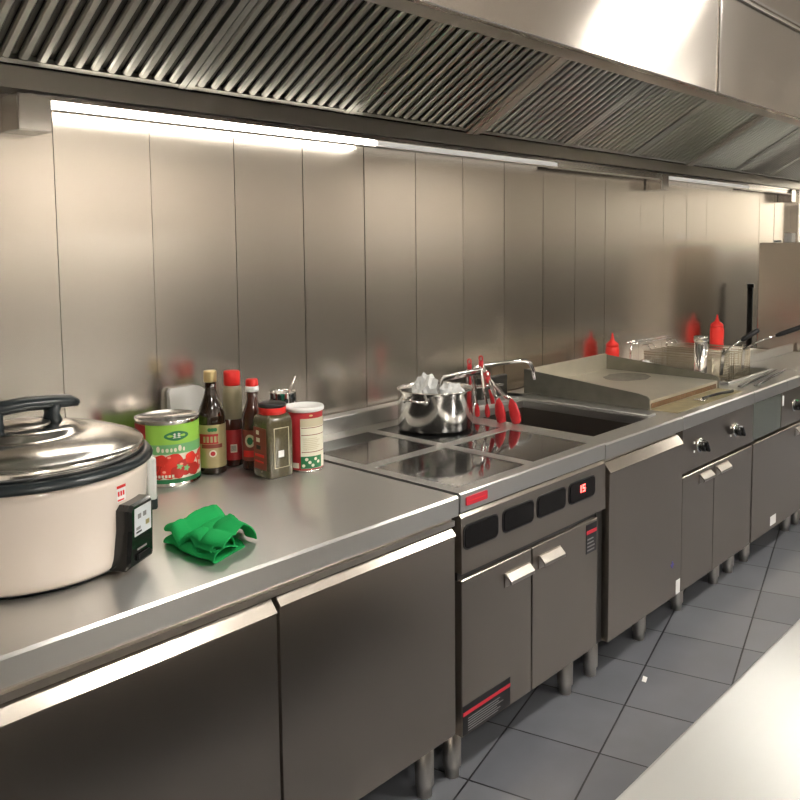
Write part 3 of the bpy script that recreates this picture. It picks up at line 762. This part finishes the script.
# square spice jar
x, y = 1.505, -.226; A = facing(x, y)
t = thing('spice_jar', 'square clear jar of dark dried herbs with a red and black lid', 'jar', (x, y, W), A+math.radians(33))
FJ = WM[t]; hw = .045
poly = rrect(2*hw, 2*hw, .012, 4)
m = MB(); m.m = FJ
rings = [(.94, 0), (1, .004), (1, .165), (.93, .178), (.78, .188)]
V = []; n = len(poly)
for s_, z in rings: V += [(p[0]*s_, p[1]*s_, z) for p in poly]
m.add(V, [(k*n+i, k*n+(i+1) % n, (k+1)*n+(i+1) % n, (k+1)*n+i) for k in range(len(rings)-1) for i in range(n)]+[tuple(reversed(range(n))), tuple(range((len(rings)-1)*n, len(rings)*n))], True)
m.build('jar_body', 'herb', t)
lid = MB().lathe([(.036, .186), (.040, .188), (.041, .205), (.0405, .208)], (x, y, W), 40).build('lid', 'red', t)
MB().lathe([(.0405, .2075), (.041, .210), (.040, .217), (.036, .219), (0, .219)], (x, y, W), 40).build('lid_top', 'black', lid)
def jar_face(f, u0, u1, z0, z1, mat, name, parent, eps=.001):
    m = MB(); m.m = FJ @ Matrix.Rotation(-PI/2 if f else 0, 4, 'Z')
    m.box(hw+eps-.0006, hw+eps, u0, u1, z0, z1); return m.build(name, mat, parent)
j = jar_face(1, -.034, .034, .025, .15, 'brown_print', 'printed_panel', t)
for k in range(3): jar_face(1, -.018, -.004+.004*k, .128-.022*k, .140-.022*k, 'pale_print' if k < 2 else 'black', 'printed_mark', j, .0018)
jar_face(1, -.026, .022, .062, .070, 'red', 'printed_mark', j, .0018); jar_face(1, -.026, .018, .045, .050, 'red', 'printed_mark', j, .0018)
jar_face(0, -.012, .008, .062, .082, 'white', 'price_tag', t)
m = MB(); m.m = FJ
for (a, b, c_, d_) in ((-.026, .026, .148, .15), (-.026, .026, .03, .032), (-.026, -.024, .03, .15), (.024, .026, .03, .15)): m.box(hw+.0002, hw+.0012, a, b, c_, d_)
m.build('embossed_frame', 'cream_print', t)
# red canister
x, y = 1.614, -.243; r = .0545; h = .197; c = (x, y, W); A = facing(x, y)
t = thing('powder_canister', 'red cardboard canister with a white lid, rightmost of the condiments', 'canister', c)
MB().lathe([(r-.002, 0), (r, .003), (r, h-.012)], c, 48).build('canister_body', 'red_label', t)
MB().lathe([(r+.001, h-.014), (r+.0045, h-.012), (r+.0055, h-.004), (r+.003, h), (r-.006, h), (r-.008, h-.003), (0, h-.003)], c, 48).build('lid', 'white_plastic', t)
MB().lathe([(r+.0012, .0005), (r+.0016, .003), (r+.0006, .008)], c, 48).build('foot_rim', 'polished', t)
lb = MB().patch(c, r, A-.25, A+1.55, .012, .165, 24, .0008).build('label', 'pale_print', t)
MB().patch(c, r, A-.25, A+1.55, .140, .165, 24, .0014).build('label_band', 'cream_print', lb)
m = MB()
for z in (.136, .114, .062): m.patch(c, r, A-.2, A+1.5, z, z+.002, 20, .0014)
m.build('rule_line', 'brown_print', lb)
m = MB()
for k in range(7):
    for q in range(3): m.patch(c, r, A-.1+.1*q+k*.0, A+.2+.25*q+.1*(k % 3), .070+k*.0055, .072+k*.0055, 6, .0014)
m.build('fine_print', 'cream_print', lb)
m = MB(); m.patch(c, r, A-.25, A+1.0, .013, .05, 16, .0014); gb = m.build('green_block', 'dark_green', lb)
m = MB(); rr = random.Random(5)
for k in range(6): m.disc_on(c, r, A-.1+.17*k, .022+.016*((k*2) % 3)/2*1.2, .005, .005, 12, .002)
m.build('white_dots', 'pale_print', gb)
MB().patch(c, r, A-1.1, A-.35, .014, .03, 8, .0014).build('weight_panel', 'pale_print', t)
MB().disc_on(c, r, A+.35, .174, .006, .003, 14, .0012).build('gold_mark', 'gold_cap', t)
# green-lidded jar and steel cup behind
x, y = 1.598, -.150; c = (x, y, W)
t = thing('seasoning_jar', 'small jar with a teal lid between the spice jar and the steel cup', 'jar', c)
MB().lathe([(.03, 0), (.033, .003), (.033, .150), (.03, .160)], c, 32).build('jar_body', 'herb', t)
MB().lathe([(.034, .158), (.0355, .161), (.0355, .182), (.033, .186), (0, .186)], c, 32).build('lid', 'teal', t)
x, y = 1.664, -.075; c = (x, y, W)
t = thing('steel_cup', 'tall steel cup at the wall behind the red canister, holding a spoon', 'cup', c)
MB().lathe([(.036, 0), (.039, .003), (.041, .209), (.0425, .211), (.0425, .214), (.0395, .214), (.038, .209), (.036, .02), (0, .02)], c, 36).build('cup_body', 'polished', t)
m = MB()
for k in range(12): m.patch(c, .0412, k*PI/6, k*PI/6+PI/12, .182+.012*(k % 2), .194+.012*(k % 2), 3, .0012)
m.build('pattern_squares', 'charcoal', t)
sp = MB(); sp.tube([(1.645, -.078, W+.03), (1.672, -.078, W+.15), (1.694, -.078, W+.222), (1.712, -.080, W+.258)], [.004, .004, .0035, .006], 10, flat=(1, .5)); sp = sp.build('spoon', 'chrome')
tag(sp, 'thin steel spoon standing in the steel cup', 'spoon')

# ------------------------------------------------------------------ green cloth
m = MB()
prof = [(1.135, .003), (1.05, .003), (.985, .004), (.973, .012), (.985, .021), (1.03, .021), (1.085, .012), (1.103, .011), (1.112, .022), (1.10, .036), (1.06, .040), (1.02, .036), (.988, .030), (.980, .038), (.992, .047), (1.04, .050), (1.085, .052), (1.115, .047), (1.140, .030), (1.158, .014), (1.166, .006)]
# smooth the fold line (Catmull-Rom)
fine = []
for i in range(len(prof)-1):
    p0 = prof[max(i-1, 0)]; p1 = prof[i]; p2 = prof[i+1]; p3 = prof[min(i+2, len(prof)-1)]
    for k in range(6):
        t_ = k/6
        fine.append(tuple(.5*((2*p1[q])+(-p0[q]+p2[q])*t_+(2*p0[q]-5*p1[q]+4*p2[q]-p3[q])*t_*t_+(-p0[q]+3*p1[q]-3*p2[q]+p3[q])*t_**3) for q in (0, 1)))
fine.append(prof[-1]); NF = len(fine); NY = 60
def cusp(t_, w_): return math.exp(-abs(t_)/w_)
V = []
for jy in range(NY+1):
    v = jy/NY; yy = -.705+.20*v
    for i, (px_, pz) in enumerate(fine):
        u = i/NF; q = (px_-.973)/.19
        wd = .70+.30*v
        top = max(0, min(1, (u-.50)/.12)); h = min(1, pz/.03)
        xx = .973+(px_-.973)*wd+.004*math.sin(9*v+3*u)+(.010*math.sin(5*v+1)+.006*math.sin(13*v+2) if u > .6 else 0)
        if .30 < u < .62: xx -= .020*(1-v)*(1-v)
        zz = pz*(.95+.10*math.sin(11*v+7*u)+.12*(1-v))
        # creases running across the top layer
        zz += top*h*(.012*cusp(v-.78-.12*q, .07)+.010*cusp(v-.52+.25*q, .06)-.016*cusp(v-.63-.05*q, .035)-.014*cusp(v-.30-.35*q, .04)+.008*cusp(q-.62-.2*v, .08)-.010*cusp(q-.42+.2*v, .05))
        zz += (1-top)*h*.005*math.sin(17*v+5*q)
        y2 = yy+.045*q*(1-v)+.02*q*v+.006*math.sin(12*u+2)-.008*top*math.sin(8*q+1)*(1-v)
        V.append((xx, y2, W+max(.0022, zz)))
m.add(V, [(j*NF+i, j*NF+i+1, (j+1)*NF+i+1, (j+1)*NF+i) for j in range(NY) for i in range(NF-1)], True)
cl = m.build('cleaning_cloth', 'green_cloth'); tag(cl, 'crumpled green cleaning cloth folded on the worktable', 'cloth')
sd = cl.modifiers.new('thickness', 'SOLIDIFY'); sd.thickness = .0025; sd.offset = 1

# ------------------------------------------------------------------ pot on the hob
PX, PY, PZ = 2.296, -.176, W+.0045; r = .139; c = (PX, PY, PZ); A = facing(PX, PY)
t = thing('stock_pot', 'steel two-handled pot on the rear right induction zone', 'pot', c)
MB().lathe([(r-.014, 0), (r-.004, .003), (r, .010), (r, .138), (r+.003, .146), (r+.004, .149), (r+.002, .151), (r-.003, .148), (r-.004, .13), (r-.004, .012), (r-.012, .006), (0, .006)], c, 72).build('pot_body', 'polished', t)
for ang in (A-.55, A-.55+PI):
    m = MB(); pts = []
    ca, sa = math.cos(ang), math.sin(ang)
    for k in range(13):
        q = -1+2*k/12; rad = .002+.040*(1-abs(q)**3.0); off = .048*q
        pts.append((PX+(r+rad)*ca-off*sa, PY+(r+rad)*sa+off*ca, PZ+.118+.012*(1-q*q)))
    m.tube(pts, .0048, 10); h_ = m.build('handle', 'chrome', t)
    m = MB()
    for s_ in (-1, 1):
        off = .048*s_; m.tube([(PX+(r+.0005)*ca-off*sa, PY+(r+.0005)*sa+off*ca, PZ+.118), (PX+(r+.006)*ca-off*sa, PY+(r+.006)*sa+off*ca, PZ+.118)], [.010, .006], 12)
    m.build('weld_pad', 'chrome', h_)
def crumple(name, mat, x, y, z, sx, sy, sz, seed, sub=3, amt=.3):
    b = bmesh.new(); bmesh.ops.create_icosphere(b, subdivisions=sub, radius=1); rr = random.Random(seed)
    dirs = [Vector((rr.gauss(0, 1), rr.gauss(0, 1), rr.gauss(0, 1))).normalized() for _ in range(26)]; hs = [rr.uniform(.72, 1.05) for _ in dirs]
    for v in b.verts:
        n = v.co.normalized(); k = min([h/max(.08, n.dot(d)) for d, h in zip(dirs, hs) if n.dot(d) > .08]+[1.3])
        v.co = n*min(k, 1.3)*(1-amt*rr.random())
    mb = MB(); b.verts.index_update()
    mb.add([(x+v.co.x*sx, y+v.co.y*sy, z+v.co.z*sz) for v in b.verts], [[v.index for v in f.verts] for f in b.faces], False); b.free()
    return mb.build(name, mat)
o = crumple('plastic_bag', 'bag', 2.262, -.165, PZ+.132, .060, .052, .088, 4, 3, .26); tag(o, 'taller clear plastic bag bunched up inside the steel pot', 'plastic bag', 'bags in the pot')
o = crumple('plastic_bag', 'bag', 2.315, -.232, PZ+.120, .054, .040, .066, 9, 3, .26); tag(o, 'lower clear plastic bag at the near side inside the steel pot', 'plastic bag', 'bags in the pot')
o = thing('ladle', 'steel ladle with its flat handle leaning out of the pot to the right', 'ladle', (2.36, -.16, PZ+.02))
MB().tube([(2.372, -.120, PZ+.03), (2.392, -.124, PZ+.155), (2.40, -.13, PZ+.167), (2.45, -.16, PZ+.176), (2.520, -.212, PZ+.188)], [.006, .009, .013, .015, .014], 10, flat=(.5, 1)).build('handle', 'polished', o)
m = MB(); m.lathe([(0, -.03), (.018, -.027), (.03, -.014), (.034, 0), (.032, 0), (.028, -.013), (.016, -.025), (0, -.028)], (2.372, -.112, PZ+.04), 24, False, False); m.build('ladle_bowl', 'polished', o)

# tongs standing between hob and sink
def tongs(label, x, hinge, tips, wide, hz, lean=0.):
    t = thing('kitchen_tongs', label, 'tongs', (x, hinge[0], W), 0, 'red-tipped tongs by the sink')
    hy, hzz = hinge
    for k, ty in enumerate(tips):
        xo = x+(.012 if k else -.012)
        mid = ((xo+x)/2+(.006 if k else -.006), hy*.45+ty*.55, W+.055+(hzz-W)*.30)
        MB().tube([(x, hy, hzz), ((x+xo)/2, hy*.75+ty*.25, hzz*.72+(W+.06)*.28), mid, (xo, hy*(.1+hz)+ty*(.9-hz), W+.052+hz*.35)], [.006, .009, .009, .007], 10, flat=(.5, 1)).build('arm', 'polished', t)
        p0 = Vector((xo, hy*(.1+hz)+ty*(.9-hz), W+.056+hz*.35)); p1 = Vector((xo, ty, W+.010))
        MB().tube([p0, p0.lerp(p1, .3), p0.lerp(p1, .65), p1, (xo, ty-.002, W+.004)], [.006, wide*.8, wide, wide*.85, wide*.4], 14, flat=(.5, 1) if False else (1, .42)).build('tip', 'red_tip', t)
    MB().tube([(x, hy*.93+.07*tips[0], hzz-.022), (x, hy, hzz+.002)], [.009, .010], 12).build('hinge', 'red_tip', t)
    m = MB(); m.tube([(x, hy+.009*math.cos(q), hzz+.013+.010*math.sin(q)) for q in [2*PI*i/14 for i in range(14)]], .0028, 8, closed=True); m.build('pull_ring', 'red_tip', t)
    m = MB(); m.tube([(x-.001, hy*.82+tips[0]*.18, hzz-.045), (x, hy*.66+tips[0]*.34, hzz-.10)], [.009, .009], 12, flat=(1, .7)); m.build('grip', 'red_tip', t)
    return t
tongs('tallest red-tipped tongs with pull ring, standing between pot and tap', 2.575, (-.172, 1.085), (-.215, -.262), .013, 0)
tongs('red-tipped tongs nearest the pot, half hidden behind it', 2.530, (-.150, 1.075), (-.148, -.180), .013, 0)
tongs('red-tipped tongs with the widest paddles, nearest the sink bowl', 2.528, (-.242, 1.035), (-.318, -.372), .025, .12)

# ------------------------------------------------------------------ griddle and fryer clutter
def squeeze(x, y, z, r, h, label):
    t = thing('squeeze_bottle', label, 'squeeze bottle', (x, y, z), 0, 'red squeeze bottles')
    c = (x, y, z)
    MB().lathe([(r*.9, 0), (r, .004), (r, h*.52), (r*.96, h*.60), (r*.85, h*.64)], c, 32).build('bottle_body', 'bottle_red', t)
    MB().lathe([(r*.92, h*.635), (r*.92, h*.70), (r*.75, h*.74), (r*.35, h*.80), (r*.2, h*.88), (r*.10, h), (0, h)], c, 32).build('nozzle_cap', 'bottle_red', t)
squeeze(3.975, .035, W+.0005, .037, .205, 'red squeeze bottle standing behind the griddle guard')
squeeze(5.30, .02, W+.0005, .044, .215, 'red squeeze bottle farther right, next to the tall cabinet')
o = crumple('paper_wad', 'white', 3.893, -.20, W+.052, .028, .035, .05, 12); tag(o, 'small crumpled white paper wad at the right of the griddle', 'paper')
x, y = 3.881, -.497; c = (x, y, W+.001)
t = thing('utensil_cylinder', 'tall narrow steel cylinder with a lid, between griddle and fryer', 'canister', c)
MB().lathe([(.030, 0), (.031, .003), (.031, .205)], c, 32).build('cylinder_body', 'polished', t)
MB().lathe([(.032, .205), (.0345, .207), (.0345, .228), (.032, .232), (0, .233)], c, 32).build('lid', 'polished', t)
sc = thing('grill_scraper', 'thin dark scraper lying on the ledge in front of the griddle', 'scraper', (3.60, -.70, W))
MB().tube([(3.47, -.690, W+.010), (3.60, -.703, W+.012), (3.72, -.72, W+.011)], [.004, .006, .007], 10).build('handle', 'black', sc)
MB().box(3.425, 3.472, -.715, -.665, W+.004, W+.0065).build('blade', 'polished', sc)

def basket(x0, x1, y0, y1, z0, z1, label, grip_to):
    t = thing('fry_basket', label, 'fry basket', ((x0+x1)/2, (y0+y1)/2, z0), 0, 'wire fry baskets')
    m = MB()
    for z in (z1, z1-.012): m.tube([(x0, y0, z), (x1, y0, z), (x1, y1, z), (x0, y1, z)], .0036, 6, closed=True)
    m.tube([(x0, y0, z0), (x1, y0, z0), (x1, y1, z0), (x0, y1, z0)], .003, 6, closed=True)
    for x in (x0, x1):
        for y in (y0, y1): m.tube([(x, y, z0), (x, y, z1)], .003, 6)
    m.build('frame', 'wire', t)
    m = MB(); w = .0016; st_ = .012
    nx = int((x1-x0)/st_); ny = int((y1-y0)/st_); nz = int((z1-z0)/st_)
    for i in range(1, nx):
        x = x0+(x1-x0)*i/nx
        m.tube([(x, y0, z1), (x, y0, z0), (x, y1, z0), (x, y1, z1)], w, 4)
    for i in range(1, ny):
        y = y0+(y1-y0)*i/ny
        m.tube([(x0, y, z1), (x0, y, z0), (x1, y, z0), (x1, y, z1)], w, 4)
    for i in range(1, nz):
        z = z0+(z1-z0)*i/nz
        m.tube([(x0, y0, z), (x1, y0, z), (x1, y1, z), (x0, y1, z)], w, 4, closed=True)
    m.build('wire_mesh', 'wire', t)
    xm = (x0+x1)/2
    m = MB(); m.prism([(y0-.004, z0+.05), (y0-.012, z1+.028), (y0-.008, z1+.03), (y0, z0+.05)], 0, xm-.018, xm+.018); m.build('handle_bracket', 'polished', t)
    g = Vector(grip_to); s_ = Vector((xm, y0-.012, z1+.02))
    hd = MB()
    for d_ in (-.009, .009): hd.tube([(xm+d_, y0-.010, z1+.005), s_.lerp(g, .25)+Vector((d_, 0, 0)), s_.lerp(g, .55)+Vector((d_*.5, 0, 0))], .0035, 8)
    hd = hd.build('handle', 'chrome', t)
    MB().tube([s_.lerp(g, .5), s_.lerp(g, .58), s_.lerp(g, .95), g], [.008, .0125, .0125, .009], 12).build('grip', 'black', hd)
    m = MB()
    for d_ in (-.03, .03): m.tube([(xm+d_, y1, z1), (xm+d_, y1+.02, z1+.025), (xm+d_, y1+.045, z1+.022), (xm+d_, y1+.05, z1+.005)], .0032, 8)
    m.tube([(xm-.03, y1+.045, z1+.022), (xm+.03, y1+.045, z1+.022)], .0032, 8)
    m.build('rear_hook', 'chrome', t)
basket(3.975, 4.185, -.515, -.150, W-.03, .985, 'left wire fry basket, nearer the griddle', (4.17, -.665, 1.115))
basket(4.245, 4.455, -.515, -.150, W-.03, .985, 'right wire fry basket with the long black grip', (4.46, -.80, 1.125))
# hanging rail behind the tank (part of the fryer)
m = MB()
for z, y in ((W+.155, -.040), (W+.148, -.062)): m.tube([(4.0, y, z), (4.46, y, z)], .005, 10)
for x in (4.02, 4.44): m.tube([(x, -.05, W+.045), (x, -.05, W+.155)], .005, 10)
m.build('hanging_rail', 'chrome', fr)

o = thing('infill', 'added black upright infill in the gap between steel wall and tall cabinet', 'infill', (5.80, .0, 0))  # plain black cylinder added in the gap beside the cabinet
MB().cyl((5.80, .0, 0), (5.80, .0, 1.25), .019).build('infill_body', 'rubber', o); MB().lathe([(.023, 1.235), (.023, 1.258), (.015, 1.263), (0, 1.263)], (5.80, .0, 0), 20).build('end_cap', 'black', o)
for a_, b_, l_ in (((3.90, -.690, W+.006), (4.53, -.632, W+.006), 'dark metal skewer on the fryer ledge, the one nearer the oil tank'), ((3.98, -.735, W+.006), (4.55, -.668, W+.006), 'dark metal skewer on the fryer ledge, the one nearer the front edge')):
    o = thing('skewer', l_, 'skewer', a_, 0, 'skewers on the fryer')
    A_ = Vector(a_); B_ = Vector(b_)
    MB().tube([A_, A_.lerp(B_, .7), B_], [.0055, .0055, .003], 10).build('rod', 'dark_steel', o)
    d_ = (B_-A_).normalized(); q_ = A_-d_*.014; n_ = Vector((-d_.y, d_.x, 0))
    MB().tube([q_+(d_*math.cos(k*PI/7)+n_*math.sin(k*PI/7))*.011 for k in range(14)], .003, 8, closed=True).build('ring', 'dark_steel', o)

# paper scrap on the floor
m = MB(); m.m = Matrix.Translation((-.116, -.076, 0)); m.add([(2.73, -.802, .001), (2.765, -.79, .0012), (2.76, -.776, .004), (2.728, -.787, .0012), (2.73, -.802, .002), (2.765, -.79, .0022), (2.76, -.776, .005), (2.728, -.787, .0022)], [(3, 2, 1, 0), (4, 5, 6, 7), (0, 1, 5, 4), (1, 2, 6, 5), (2, 3, 7, 6), (3, 0, 4, 7)])
o = m.build('paper_scrap', 'white'); tag(o, 'tiny white paper scrap on the grey tiled floor', 'paper')

# ------------------------------------------------------------------ camera, world, view
f, cx, cy, yaw, pitch, roll = 831.817, 414.52, 316.327, math.radians(47.20576), math.radians(-4.85395), math.radians(.49384)
fw = Vector((math.sin(yaw)*math.cos(pitch), math.cos(yaw)*math.cos(pitch), math.sin(pitch)))
r0 = Vector((math.cos(yaw), -math.sin(yaw), 0)); d0 = fw.cross(r0)
rt = r0*math.cos(roll)+d0*math.sin(roll); dn = -r0*math.sin(roll)+d0*math.cos(roll)
cam = bpy.data.cameras.new('camera'); co = bpy.data.objects.new('camera', cam); COL.objects.link(co)
R3 = Matrix((rt, -dn, -fw)).transposed()
co.matrix_world = Matrix.Translation((0, -2.2, 1.545)) @ R3.to_4x4()
cam.sensor_fit = 'HORIZONTAL'; cam.sensor_width = 36; cam.lens = f*36/800
cam.shift_x = -(cx-400)/800; cam.shift_y = (cy-400)/800; cam.clip_start = .02
S.camera = co
w = bpy.data.worlds.new('world'); S.world = w; w.use_nodes = True
w.node_tree.nodes['Background'].inputs[0].default_value = (.9, .85, .8, 1); w.node_tree.nodes['Background'].inputs[1].default_value = .05
vs = S.view_settings; vs.view_transform = 'Standard'; vs.look = 'None'; vs.gamma = 1; vs.use_curve_mapping = False; vs.exposure = 0.92
